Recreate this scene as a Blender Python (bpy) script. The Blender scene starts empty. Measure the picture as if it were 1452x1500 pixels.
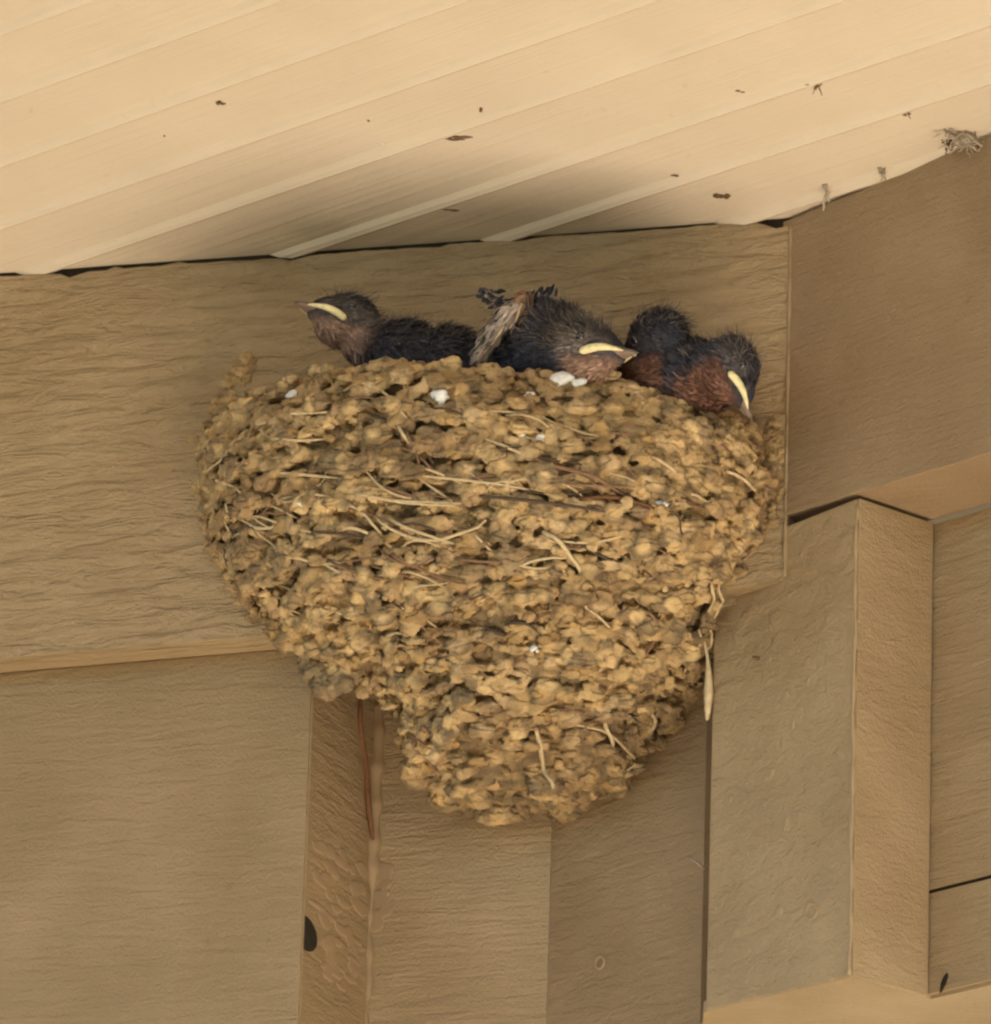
import bpy, bmesh, math, random
import numpy as np
from mathutils import Matrix, Vector
random.seed(7); rng = np.random.default_rng(7)
C = bpy.context.scene.collection
# ---------------------------------------------------------------- camera, sky, sun, exposure
# The scene is laid out in "small units" of 0.23 mm; SC turns them into metres. Z0 = height of the layout origin over the ground.
SC = 0.00023; Z0 = 2.40
_t, _r = math.radians(18.5), math.radians(1.8); DIST = 10870.0
FWD = np.array([0, math.cos(_t), math.sin(_t)]); _u0 = np.array([0, -math.sin(_t), math.cos(_t)]); _r0 = np.array([1., 0, 0])
RGT = math.cos(_r)*_r0 + math.sin(_r)*_u0; UPV = -math.sin(_r)*_r0 + math.cos(_r)*_u0; CAM = -DIST*FWD
def V(p):
    p = np.asarray(p, float); return p*SC + np.array([0, 0, Z0])
cd = bpy.data.cameras.new('camera'); cam = bpy.data.objects.new('camera', cd); C.objects.link(cam)
M = Matrix.Identity(4)
for i in range(3):
    M[i][0] = RGT[i]; M[i][1] = UPV[i]; M[i][2] = -FWD[i]; M[i][3] = V(CAM)[i]
cam.matrix_world = M
cd.sensor_fit = 'HORIZONTAL'; cd.sensor_width = 36; cd.lens = 18*DIST/726.0
cd.clip_start = 0.05; cd.clip_end = 2000
sc = bpy.context.scene; sc.camera = cam
SUN_EL, SUN_AZ = 48, 97      # azimuth: degrees clockwise from north (+Y)
w = bpy.data.worlds.new('World'); sc.world = w; w.use_nodes = True
nt = w.node_tree; bg = nt.nodes['Background']; sky = nt.nodes.new('ShaderNodeTexSky')
sky.sky_type = 'NISHITA'; sky.sun_disc = False; sky.sun_elevation = math.radians(SUN_EL); sky.sun_rotation = math.radians(SUN_AZ)
nt.links.new(sky.outputs[0], bg.inputs[0]); bg.inputs[1].default_value = 0.05
sd = bpy.data.lights.new('sun', 'SUN'); sd.energy = 5.0; sd.angle = math.radians(0.5); sd.color = (1, .93, .82)
so = bpy.data.objects.new('sun', sd); C.objects.link(so)
_az, _el = math.radians(SUN_AZ), math.radians(SUN_EL)
sdir = Vector((math.sin(_az)*math.cos(_el), math.cos(_az)*math.cos(_el), math.sin(_el)))
so.rotation_euler = sdir.to_track_quat('Z', 'Y').to_euler(); so.location = (4, -4, 6)
sc.view_settings.view_transform = 'Standard'; sc.view_settings.look = 'None'; sc.view_settings.gamma = 1
sc.view_settings.exposure = 3.1
sc.render.engine = 'CYCLES'; sc.cycles.use_denoising = True; sc.cycles.max_bounces = 8; sc.cycles.diffuse_bounces = 5
sc.cycles.filter_width = 2.4
# ---------------------------------------------------------------- frames and helpers
AZ = math.radians(21)
aD = np.array([math.cos(AZ), -math.sin(AZ), 0]); nD = np.array([-math.sin(AZ), -math.cos(AZ), 0]); zD = np.array([0, 0, 1.])
def AF(u, n, z):   # along the header board, out from it, up
    return np.multiply.outer(np.asarray(u, float), aD) + np.multiply.outer(np.asarray(n, float), nD) + np.multiply.outer(np.asarray(z, float), zD)
def at(x, y, n):   # a point of the plane n units in front of the header board
    d = DIST*FWD + (x-726)*RGT + (750-y)*UPV
    t = (n - CAM @ nD)/(d @ nD); return CAM + t*d
SN = np.array([0.0979, 0.1625, 1.0]); SZ = 431.59        # the sloped soffit plane
def zs(x, y): return SZ - SN[0]*x - SN[1]*y
def on_soffit(x, y, lift=0):
    d = DIST*FWD + (x-726)*RGT + (750-y)*UPV
    t = (SZ - lift - SN @ CAM)/(SN @ d); return CAM + t*d
def empty(name, label, cat, loc, group=None):
    o = bpy.data.objects.new(name, None); C.objects.link(o); o.location = V(loc); o.empty_display_size = .02
    o['label'] = label; o['category'] = cat
    if group: o['group'] = group
    return o
def link(name, me, mat=None, parent=None, smooth=False):
    o = bpy.data.objects.new(name, me); C.objects.link(o)
    if mat and not me.materials: me.materials.append(mat)
    if parent:
        o.parent = parent
        off = Vector((0, 0, 0)); q = parent
        while q: off += Vector(q.location); q = q.parent
        me.transform(Matrix.Translation(-off))
    (me.shade_smooth if smooth else me.shade_flat)()
    return o
def tag(o, label, cat, group=None):
    o['label'] = label; o['category'] = cat
    if group: o['group'] = group
def mesh(name, vs, fs, cols=None):
    me = bpy.data.meshes.new(name); vs = V(np.asarray(vs, float).reshape(-1, 3))
    fs = np.asarray(fs)
    if fs.dtype != object and fs.ndim == 2:
        k = fs.shape[1]; me.vertices.add(len(vs)); me.vertices.foreach_set('co', vs.ravel())
        me.loops.add(fs.size); me.loops.foreach_set('vertex_index', fs.ravel().astype(np.int32))
        me.polygons.add(len(fs)); me.polygons.foreach_set('loop_start', np.arange(0, fs.size, k, dtype=np.int32))
        me.update(calc_edges=True); me.validate()
    else:
        me.from_pydata([tuple(v) for v in vs], [], [tuple(f) for f in fs]); me.update()
    if cols is not None:
        ca = me.color_attributes.new('Col', 'FLOAT_COLOR', 'POINT'); c4 = np.ones((len(vs), 4)); c4[:, :3] = cols
        ca.data.foreach_set('color', c4.ravel())
    return me
# ---------------------------------------------------------------- materials
def newmat(name):
    m = bpy.data.materials.new(name); m.use_nodes = True; n = m.node_tree
    return m, n, n.nodes['Principled BSDF'], (lambda t: n.nodes.new('ShaderNode'+t)), n.links.new
def paint(name, col, grain=(60, 330), amp=.0009, rough=.6, rot=0.0, coords='UV', spot=.5, fine=.0005, blotch=1.0):
    """house paint over embossed wood grain; uv is in metres"""
    m, n, P, N, L = newmat(name)
    tc = N('TexCoord'); mp = N('Mapping'); mp.inputs['Rotation'].default_value = (0, 0, rot); mp.inputs['Scale'].default_value = (grain[0], grain[1], grain[0])
    L(tc.outputs[coords], mp.inputs[0])
    n1 = N('TexNoise'); n1.inputs['Scale'].default_value = 1; n1.inputs['Detail'].default_value = 4; n1.inputs['Roughness'].default_value = .55; n1.inputs['Distortion'].default_value = .6
    L(mp.outputs[0], n1.inputs[0])
    n2 = N('TexNoise'); n2.inputs['Scale'].default_value = 900; n2.inputs['Detail'].default_value = 3; L(tc.outputs[coords], n2.inputs[0])
    n3 = N('TexNoise'); n3.inputs['Scale'].default_value = 22; n3.inputs['Detail'].default_value = 5; L(tc.outputs[coords], n3.inputs[0])
    b1 = N('Bump'); b1.inputs['Distance'].default_value = amp; L(n1.outputs[0], b1.inputs['Height'])
    b2 = N('Bump'); b2.inputs['Distance'].default_value = fine; L(n2.outputs[0], b2.inputs['Height']); L(b1.outputs[0], b2.inputs['Normal'])
    b3 = N('Bump'); b3.inputs['Distance'].default_value = .0018; L(n3.outputs[0], b3.inputs['Height']); L(b2.outputs[0], b3.inputs['Normal'])
    L(b3.outputs[0], P.inputs['Normal'])
    r = N('ValToRGB'); r.color_ramp.elements[0].position = .3; r.color_ramp.elements[1].position = .72
    c = np.array(col); lo, hi = c*(1-blotch*np.array([.14, .17, .22])), c*(1+.08*blotch)
    r.color_ramp.elements[0].color = (*lo, 1); r.color_ramp.elements[1].color = (*hi, 1); L(n3.outputs[0], r.inputs[0])
    # small dirt spots
    n4 = N('TexNoise'); n4.inputs['Scale'].default_value = 140; n4.inputs['Detail'].default_value = 2; L(tc.outputs[coords], n4.inputs[0])
    r4 = N('ValToRGB'); r4.color_ramp.elements[0].position = .70; r4.color_ramp.elements[1].position = .80; r4.color_ramp.elements[1].color = (spot, spot, spot, 1); r4.color_ramp.elements[0].color = (0, 0, 0, 1)
    L(n4.outputs[0], r4.inputs[0])
    mx = N('MixRGB'); mx.inputs[2].default_value = (*(c*np.array([.62, .52, .42])), 1); L(r4.outputs[0], mx.inputs[0]); L(r.outputs[0], mx.inputs[1])
    L(mx.outputs[0], P.inputs['Base Color']); P.inputs['Roughness'].default_value = rough
    P.inputs['Specular IOR Level'].default_value = .3
    return m
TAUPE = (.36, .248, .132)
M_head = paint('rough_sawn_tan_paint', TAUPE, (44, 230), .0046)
M_beam = paint('shaded_side_beam_paint', (.31, .205, .112), (60, 420), .0009)  # same tan paint, darkened: the shade on this side is in the colour
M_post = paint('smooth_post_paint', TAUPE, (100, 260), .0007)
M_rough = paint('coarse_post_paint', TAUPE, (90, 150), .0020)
M_panel = paint('shaded_panel_paint', (.30, .202, .102), (45, 300), .0009, rot=-.35)  # tan darkened so the panel looks less lit; dimmer light put into the colour
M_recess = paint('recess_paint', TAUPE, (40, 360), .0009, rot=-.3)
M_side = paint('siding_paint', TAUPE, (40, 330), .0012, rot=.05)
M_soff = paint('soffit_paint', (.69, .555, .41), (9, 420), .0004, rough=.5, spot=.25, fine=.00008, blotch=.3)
M_wall = paint('shaded_side_wall_paint', (.325, .215, .115), (60, 300), .0012)  # tan toned down; the shade on the side wall is painted in
M_caulk = paint('caulk', (.40, .29, .17), (120, 120), .001)
def vcol(name, rough=.9, bump=.0004, scale=900, sheen=0, var=.35):
    m, n, P, N, L = newmat(name)
    a = N('VertexColor'); a.layer_name = 'Col'; tc = N('TexCoord')
    n1 = N('TexNoise'); n1.inputs['Scale'].default_value = scale; n1.inputs['Detail'].default_value = 6; L(tc.outputs['Object'], n1.inputs[0])
    b = N('Bump'); b.inputs['Distance'].default_value = bump; L(n1.outputs[0], b.inputs['Height']); L(b.outputs[0], P.inputs['Normal'])
    n2 = N('TexNoise'); n2.inputs['Scale'].default_value = scale*.35; n2.inputs['Detail'].default_value = 4; L(tc.outputs['Object'], n2.inputs[0])
    r = N('MapRange'); r.inputs['To Min'].default_value = 1-var; r.inputs['To Max'].default_value = 1+var; r.inputs['From Min'].default_value = .3; r.inputs['From Max'].default_value = .7; L(n2.outputs[0], r.inputs[0])
    mx = N('VectorMath'); mx.operation = 'SCALE'; L(a.outputs[0], mx.inputs[0]); L(r.outputs[0], mx.inputs['Scale']); L(mx.outputs[0], P.inputs['Base Color'])
    P.inputs['Roughness'].default_value = rough; P.inputs['Specular IOR Level'].default_value = .2
    return m
M_mud = vcol('dried_mud', .95, .0012, 600, var=.25)
M_bird = vcol('bird_skin_and_down', .8, .0003, 1500, var=.3)
M_feather = vcol('feather', .75, .0001, 2000, var=.25)
def plain(name, col, rough=.5, spec=.5, sss=0):
    m, n, P, N, L = newmat(name)
    tc = N('TexCoord'); n1 = N('TexNoise'); n1.inputs['Scale'].default_value = 500; n1.inputs['Detail'].default_value = 4; L(tc.outputs['Object'], n1.inputs[0])
    r = N('ValToRGB'); c = np.array(col); r.color_ramp.elements[0].position = .3; r.color_ramp.elements[1].position = .7
    r.color_ramp.elements[0].color = (*(c*.8), 1); r.color_ramp.elements[1].color = (*np.minimum(c*1.12, 1), 1); L(n1.outputs[0], r.inputs[0]); L(r.outputs[0], P.inputs['Base Color'])
    b = N('Bump'); b.inputs['Distance'].default_value = .0003; L(n1.outputs[0], b.inputs['Height']); L(b.outputs[0], P.inputs['Normal'])
    P.inputs['Roughness'].default_value = rough; P.inputs['Specular IOR Level'].default_value = spec
    return m
M_gape = plain('pale_yellow_gape', (.84, .71, .38), .5, .3)
M_eye = plain('black_eye', (.008, .007, .007), .08, .8)
M_bill = plain('grey_bill', (.10, .075, .062), .45, .4)
M_chin = plain('pinkish_bill', (.25, .165, .12), .5, .35)
M_drop = plain('white_dropping', (.80, .76, .69), .5, .4)
M_straw = plain('pale_straw', (.60, .44, .24), .55, .4)
M_straw2 = plain('brown_straw', (.23, .125, .065), .6, .3)
M_straw3 = plain('dark_rootlet', (.085, .055, .035), .7, .3)
M_dirt = plain('brown_fleck', (.16, .09, .045), .8, .2)
M_web = plain('dusty_cobweb', (.50, .40, .29), .9, .1)
M_rust = plain('red_brown_stem', (.17, .075, .032), .8, .2)
M_dark = plain('dark_gap', (.032, .024, .016), .9, .1)
# ---------------------------------------------------------------- ground
def sheet(name, pts, z, mat):
    me = bpy.data.meshes.new(name); me.from_pydata([(x, y, z) for x, y in pts], [], [list(range(len(pts)))]); o = link(name, me, mat); o['kind'] = 'structure'; return o
m, n, P, N, L = newmat('low_bounce_ground'); nn_ = N('TexNoise'); nn_.inputs['Scale'].default_value = 3; nn_.inputs['Detail'].default_value = 8
r = N('ValToRGB'); r.color_ramp.elements[0].color = (.02, .02, .012, 1); r.color_ramp.elements[1].color = (.04, .038, .02, 1); L(nn_.outputs[0], r.inputs[0]); L(r.outputs[0], P.inputs['Base Color']); P.inputs['Roughness'].default_value = .95  # unseen ground, kept very dark to cut the light bounced from it
M_ground = m
m, n, P, N, L = newmat('bounce_concrete'); nn_ = N('TexNoise'); nn_.inputs['Scale'].default_value = 5; nn_.inputs['Detail'].default_value = 8
r = N('ValToRGB'); r.color_ramp.elements[0].color = (.66, .60, .51, 1); r.color_ramp.elements[1].color = (.74, .67, .57, 1); L(nn_.outputs[0], r.inputs[0]); L(r.outputs[0], P.inputs['Base Color']); P.inputs['Roughness'].default_value = .9
M_conc = m
sheet('ground', [(-300, -300), (300, -300), (300, 300), (-300, 300)], 0, M_ground)
sheet('bounce_patch', [(-.15, -2.4), (1.95, -2.4), (1.95, -.45), (-.15, -.45)], .004, M_conc)  # unseen pale slab, added to bounce sunlight up under the soffit
# ---------------------------------------------------------------- the porch
porch = empty('porch', 'tan painted corner of a porch with ribbed soffit, header boards and corner post', 'porch', (0, 0, 0))
porch.location = (0, 0, 0)
def prism(name, plan, z0, z1, mat, parent=porch, bev=1.5, smooth=False):
    """a vertical prism over a plan polygon; z0 / z1 numbers or f(x, y)"""
    f0 = z0 if callable(z0) else (lambda x, y: z0); f1 = z1 if callable(z1) else (lambda x, y: z1)
    plan = [tuple(p[:2]) for p in plan]
    A_ = sum(plan[i][0]*plan[(i+1) % len(plan)][1]-plan[(i+1) % len(plan)][0]*plan[i][1] for i in range(len(plan)))
    if A_ < 0: plan = plan[::-1]
    k = len(plan); vs = [(x, y, f0(x, y)) for x, y in plan]+[(x, y, f1(x, y)) for x, y in plan]
    fs = [[i, (i+1) % k, k+(i+1) % k, k+i] for i in range(k)]+[list(range(k))[::-1], [k+i for i in range(k)]]
    me = bpy.data.meshes.new(name); me.from_pydata([tuple(V(v)) for v in vs], [], fs)
    uv = me.uv_layers.new(name='UVMap'); s = 0
    for pi, p in enumerate(me.polygons):
        if pi < k:
            a, b = Vector(plan[pi]), Vector(plan[(pi+1) % k]); ln = (b-a).length
            us = [s, s+ln, s+ln, s]; zz = [vs[v][2] for v in p.vertices]
            for li, u_, z_ in zip(p.loop_indices, us, zz): uv.data[li].uv = (u_*SC, z_*SC)
            s += ln+37
        else:
            for li, v in zip(p.loop_indices, p.vertices):
                q = np.array([vs[v][0], vs[v][1], 0]); uv.data[li].uv = ((q @ aD)*SC, (q @ nD)*SC)
    o = link(name, me, mat, parent)
    if bev:
        b = o.modifiers.new('bevel', 'BEVEL'); b.width = bev*SC; b.segments = 2; b.limit_method = 'ANGLE'; b.harden_normals = False
    return o
def af2(u, n): return tuple(AF(u, n, 0)[:2])
PA = math.radians(48); pD = np.array([math.cos(PA), -math.sin(PA)]); qD = np.array([math.cos(PA), 0])*0+np.array([math.sin(PA), math.cos(PA)])  # qD: into the wall, away from the viewer-left side
Cc = np.array([420.9, -161.6]); K = np.array([515., -268.]); J = np.array([632., -166.])
FLOOR = -Z0/SC+20
# header board (the nest clings to it)
def ztopA(x, y):
    u = AF(0, 0, 0)[0] + np.array([x, y, 0]) @ aD
    return zs(x, y) - (7 if u < 300 else 9)
def header():
    # front face with a slightly ragged top edge
    us = np.concatenate([[-2600], np.linspace(-900, 440, 90), [451]]); tops = []
    for u in us:
        x, y = af2(u, 0); wob = .9*math.sin(u*.021)+.5*math.sin(u*.083+1)+.4*math.sin(u*.19)
        for uc, dep, wd in ((-700, 8, 14), (-340, 5, 18), (20, 4, 20), (430, 12, 26), (-630, -5, 6), (-530, -5, 8)):
            wob -= dep*math.exp(-((u-uc)/wd)**2)
        tops.append(zs(x, y)-(8 if u < -100 else 5)+wob)
    bots = [-161+max(0, (u+312)/763)*16 for u in us]
    ns = [0, -45]; vs, fs = [], []
    for u, t, b in zip(us, tops, bots):
        for nn in ns:
            vs += [AF(u, nn, b), AF(u, nn, t)]
    for i in range(len(us)-1):
        a = 4*i; b = a+4
        fs += [[a, b, b+1, a+1], [a+2, a+3, b+3, b+2], [a, a+2, b+2, b], [a+1, b+1, b+3, a+3]]
    fs += [[0, 1, 3, 2], [4*(len(us)-1)+k for k in (0, 2, 3, 1)]]
    me = mesh('header_board', vs, [[int(q) for q in f] for f in fs] if False else np.array(fs, dtype=int))
    uv = me.uv_layers.new(name='UVMap')
    for l in me.loops:
        p = np.array(vs[l.vertex_index]); uv.data[l.index].uv = ((p @ aD)*SC, (p[2]-p @ nD)*SC)
    o = link('header_board', me, M_head, porch)
    b = o.modifiers.new('bevel', 'BEVEL'); b.width = 1.6*SC; b.segments = 2; b.limit_method = 'ANGLE'; b.angle_limit = math.radians(50)
    return o
header()
prism('gap_shade_strip', [af2(-2600, -5), af2(449, -5), af2(449, -43), af2(-2600, -43)], 300, lambda x, y: zs(x, y)+6, M_dark, bev=0)  # near-black strip added behind the top gap, painting its shadow line
# flat underside board closing the header behind its face
prism('header_underside', [af2(-2600, -45.5), af2(448, -45.5), af2(448, -470), af2(-2600, -470)], lambda x, y: -158, -118, M_post, bev=0)
# recessed walls under the header
uL = -312
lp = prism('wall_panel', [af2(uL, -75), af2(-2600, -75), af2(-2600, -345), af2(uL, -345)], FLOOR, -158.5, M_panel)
prism('end_trim', [af2(uL+2.5, -78), af2(uL+.2, -78), af2(uL+.2, -337), af2(uL+2.5, -337)], FLOOR, -158.8, M_panel, bev=0)
q0 = AF(-24, -337, 0)[:2]
prism('recessed_wall', [af2(uL-20, -337), tuple(q0), tuple(q0+qD*60), af2(uL-20, -400)], FLOOR, -158.6, M_recess, bev=0)
w1 = q0+pD*329
prism('gap_shade_backing', [tuple(q0+pD*300+qD*62), tuple(q0+pD*352+qD*62), tuple(q0+pD*352+qD*70), tuple(q0+pD*300+qD*70)], -756, -158.7, M_dark, bev=0)  # added near-black sheet; the shade of the gap is in its colour
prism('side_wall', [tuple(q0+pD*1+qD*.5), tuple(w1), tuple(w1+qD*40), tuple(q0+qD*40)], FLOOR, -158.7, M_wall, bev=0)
# side beam: from behind the header corner towards the viewer's right
e0 = Cc-pD*150; e1 = Cc+pD*2600; Wd = float((J-K) @ qD)
nb = float((K-Cc) @ qD)
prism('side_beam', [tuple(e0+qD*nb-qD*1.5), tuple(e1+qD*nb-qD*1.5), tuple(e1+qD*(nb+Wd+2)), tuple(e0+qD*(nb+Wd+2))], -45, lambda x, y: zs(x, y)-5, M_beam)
# corner post: coarse left face, smooth right face; hangs to a flat underside
back = 320.
Kb = K-pD*float((K-np.array([323., -52.])) @ pD)
post = prism('corner_post', [tuple(K), tuple(Kb), tuple(Kb+qD*Wd), tuple(J)], -757, (lambda x, y: -52 if x > 480 else -72), M_rough, bev=2.5)
prism('post_face_board', [tuple(K+qD*4+pD*.1), tuple(K+qD*4+pD*2.6), tuple(K+qD*(Wd-.5)+pD*2.6), tuple(K+qD*(Wd-.5)+pD*.1)], -756, -51.5, M_post, bev=1)
# lap siding beyond the post: each course leans out a little at its foot
sidp = []
edges = [(-51.5, -170), (-170, -246), (-246, -322), (-322, -393), (-393, -500), (-500, -598), (-604, -752)]
sid = prism('siding', [tuple(J-pD*40+qD*8), tuple(J+pD*2400+qD*8), tuple(J+pD*2400+qD*40), tuple(J-pD*40+qD*40)], -750, -50, M_dark, bev=0)
for k, (zt, zb) in enumerate(edges):
    lean = (.5, .6, 1.0, 2.2, 1.2, .6, 1.4)[k]
    a0, a1 = J-pD*40, J+pD*2400
    vs = [(*(a0+qD*4.5), zt), (*(a1+qD*4.5), zt), (*(a0-qD*lean+qD*3), zb), (*(a1-qD*lean+qD*3), zb), (*(a0+qD*12), zt), (*(a1+qD*12), zt), (*(a0+qD*12), zb), (*(a1+qD*12), zb)]
    fs = [[0, 2, 3, 1], [4, 5, 7, 6], [2, 6, 7, 3], [0, 1, 5, 4], [0, 4, 6, 2], [1, 3, 7, 5]]
    me = mesh('siding_course', vs, np.array(fs)); uv = me.uv_layers.new(name='UVMap')
    for l in me.loops:
        p = np.array(vs[l.vertex_index]); uv.data[l.index].uv = ((p[:2] @ pD)*SC+k*.7, p[2]*SC)
    link('siding_course', me, M_side, sid)
# underside board below post and siding
prism('bay_underside', [tuple(Kb-pD*7+qD*3), tuple(K-pD*3+qD*3), tuple(J-pD*3+qD*3), tuple(J-pD*3+qD*9), tuple(J+pD*2400+qD*9), tuple(J+pD*2400+qD*1500), tuple(Kb-pD*200+qD*1500), tuple(Kb-pD*200+qD*92), tuple(Kb-pD*94+qD*84)], -757.8, -742, M_post, bev=0)
# ribbed soffit -------------------------------------------------
sD = np.array([math.cos(math.radians(42)), -math.sin(math.radians(42))]); sN = np.array([sD[1], -sD[0]])
def soffit():
    offs = [-3, 118, 268, 396, 528, 660, 794]
    offs = [-3-132*k for k in range(16, 0, -1)]+offs+[794+132*k for k in range(1, 22)]
    prof = [(-3000, 0)]
    for o_ in offs: prof += [(o_-13, 0), (o_-7, -6), (o_, -8.6), (o_+7, -6), (o_+13, 0)]
    prof += [(4200, 0)]
    vs, fs = [], []; s0, s1 = -3600, 3900
    for o_, dz in prof:
        for s in (s0, s1):
            p = sN*o_+sD*s; vs.append((p[0], p[1], zs(*p)+dz*SOFF_SIGN))
    for o_, dz in prof:
        for s in (s0, s1):
            p = sN*o_+sD*s; vs.append((p[0], p[1], zs(*p)+300))
    k = len(prof)
    for i in range(k-1): fs.append([2*i, 2*i+1, 2*i+3, 2*i+2]); fs.append([2*k+2*i, 2*k+2*i+2, 2*k+2*i+3, 2*k+2*i+1])
    fs += [[0, 2*k, 2*k+1, 1], [2*k-2, 2*k-1, 4*k-1, 4*k-2]]
    for i in range(k-1):
        fs += [[2*i, 2*i+2, 2*k+2*i+2, 2*k+2*i], [2*i+1, 2*k+2*i+1, 2*k+2*i+3, 2*i+3]]
    me = mesh('soffit', vs, np.array(fs)); uv = me.uv_layers.new(name='UVMap')
    for l in me.loops:
        p = np.array(vs[l.vertex_index]); uv.data[l.index].uv = ((p[:2] @ sD)*SC, (p[:2] @ sN)*SC)
    return link('soffit', me, M_soff, porch)
SOFF_SIGN = 1
soffit()
# dark mark notches and small fixings on the woodwork
def ico(sub):
    bm = bmesh.new(); bmesh.ops.create_icosphere(bm, subdivisions=sub, radius=1); bm.verts.ensure_lookup_table()
    v = np.array([x.co[:] for x in bm.verts]); f = np.array([[q.index for q in p.verts] for p in bm.faces]); bm.free(); return v, f
ICO = {s: ico(s) for s in (1, 2, 3, 4)}
def lumps(n, dirs, amp, freq):   # smooth random radial noise, one function per lump
    r = np.ones((n, len(dirs)))
    for _ in range(4):
        k = rng.normal(size=(n, 3))*freq; ph = rng.uniform(0, 6.28, n)
        r += amp*np.sin(np.einsum('nc,vc->nv', k, dirs)+ph[:, None])
    return r
def blobs(centers, axes, radii, cols, sub=3, amp=.06, freq=2.2):
    """many noisy ellipsoids; axes (n,3,3) rows = local axes"""
    v, f = ICO[sub]; n = len(centers); r = lumps(n, v, amp, freq)
    loc = v[None]*r[..., None]*np.asarray(radii)[:, None, :]
    P_ = np.einsum('nvi,nij->nvj', loc, axes)+np.asarray(centers)[:, None, :]
    F_ = (f[None]+np.arange(n)[:, None, None]*len(v)).reshape(-1, 3)
    return P_.reshape(-1, 3), F_, np.repeat(np.asarray(cols), len(v), axis=0)
def tube(pts, rads, k=6):
    pts = np.asarray(pts, float); n = len(pts); rads = np.broadcast_to(rads, n); T = np.gradient(pts, axis=0); T /= np.linalg.norm(T, axis=1)[:, None]+1e-9
    ref = np.array([0.13, -.9, .41]); vs = []
    for p, t, r_ in zip(pts, T, rads):
        a = np.cross(t, ref); a /= np.linalg.norm(a); b = np.cross(t, a)
        vs += [p+r_*(math.cos(2*math.pi*j/k)*a+math.sin(2*math.pi*j/k)*b) for j in range(k)]
    fs = [[i*k+j, i*k+(j+1) % k, (i+1)*k+(j+1) % k, (i+1)*k+j] for i in range(n-1) for j in range(k)]
    vs += [pts[0], pts[-1]]; c0 = len(vs)-2
    fs += [[c0, (j+1) % k, j, j] for j in range(k)]; fs += [[c0+1, (n-1)*k+j, (n-1)*k+(j+1) % k, (n-1)*k+(j+1) % k] for j in range(k)]
    return np.array(vs), fs
def tube_obj(name, pts, rads, mat, parent, k=6):
    vs, fs = tube(pts, rads, k); fs = [list(dict.fromkeys(f)) for f in fs]
    me = bpy.data.meshes.new(name); me.from_pydata([tuple(V(v)) for v in vs], [], fs)
    return link(name, me, mat, parent, True)
# caulk bead down the corner of panel and recessed wall, with a red-brown stem hanging along its upper half
pts = [AF(uL+3+1.5*math.sin(z*.05), -334, z) for z in np.arange(-900, -160, 12)]
rr = [5.5+2.0*math.sin(z*.11)+1.8*math.sin(z*.043+1)+(7 if z > -440 else 0)+1.6*math.sin(z*.31) for z in np.arange(-900, -160, 12)]
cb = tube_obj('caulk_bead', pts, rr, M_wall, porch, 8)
rngc = np.random.default_rng(12); cc_ = []
for _ in range(46):
    z_ = rngc.uniform(-640, -430); n_ = rngc.uniform(-320, -110) if z_ > -560 else rngc.uniform(-300, -170); cc_.append(AF(uL+2.4, n_, z_))
for _ in range(22): cc_.append(AF(uL+rngc.uniform(6, 30), -337, rngc.uniform(-520, -420)))
rngc = np.random.default_rng(13)
vq, fq, _q = blobs(cc_, np.array([[nD, aD, zD]]*46+[[aD, nD, zD]]*22), [(rngc.uniform(14, 40)*(1 if k < 46 else .5), rngc.uniform(1.1, 2.0), rngc.uniform(5, 15)) for k in range(68)], [[1, 1, 1]]*68, 2, .1, 2.5)
CAULK = (vq, fq)
vq, fq, _q = blobs([AF(uL+2.6, -81, -598)], np.array([[nD, aD, zD]]), [(48, .8, 26)], [[1, 1, 1]], 3, .04, 2)
vq = vq-np.outer(np.maximum(vq @ nD+79, 0), nD)
link('painted_hole', mesh('painted_hole', vq, fq), M_dark, porch, True)  # thin dark lens on the trim; the shade of the hole is painted
pts = [AF(uL+6+2*math.sin(z*.03), -325-80*(z+400)/-240+5*math.sin(z*.05), z) for z in np.arange(-400, -158, 8)]
tube_obj('red_brown_stem', pts, [2.2+3.0*math.sin(math.pi*min(1, (z+405)/230)) for z in np.arange(-400, -158, 8)], M_rust, porch, 6)
def fuse(me, voxel, smooth):
    o = bpy.data.objects.new('tmp', me); C.objects.link(o)
    r_ = o.modifiers.new('r', 'REMESH'); r_.mode = 'VOXEL'; r_.voxel_size = voxel*SC
    if smooth:
        s_ = o.modifiers.new('s', 'SMOOTH'); s_.factor = .5; s_.iterations = smooth
    dg = bpy.context.evaluated_depsgraph_get(); m2 = bpy.data.meshes.new_from_object(o.evaluated_get(dg)); bpy.data.objects.remove(o); return m2
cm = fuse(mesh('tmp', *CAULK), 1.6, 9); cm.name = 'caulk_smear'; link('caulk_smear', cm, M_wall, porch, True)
def on_plane(x, y, p, deg):
    a = math.radians(deg); n_ = np.array([math.sin(a), math.cos(a), 0]); d = DIST*FWD+(x-726)*RGT+(750-y)*UPV
    return CAM+d*((n_ @ (np.array([p[0], p[1], 0])-CAM))/(n_ @ d))
unit_ = lambda v: v/np.linalg.norm(v)
p3, q3 = np.array([*pD, 0]), np.array([*qD, 0])
k3 = np.array([K[0], K[1], 0])
zz_ = np.arange(-755, -54, 9.)
tube_obj('paint_ridge', [k3+zD*z_+q3*(1.5+.8*math.sin(z_*.07))-p3*(.5+.9*math.sin(z_*.031)) for z_ in zz_], [3.2+1.0*math.sin(z_*.09)+.8*math.sin(z_*.23) for z_ in zz_], M_rough, porch, 8)
zz_ = np.arange(-138, 404, 9.)
tube_obj('corner_caulk', [AF(449, 1.5, z_) for z_ in zz_], [2.6+.9*math.sin(z_*.05)+.8*math.sin(z_*.17) for z_ in zz_], M_head, porch, 8)
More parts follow.
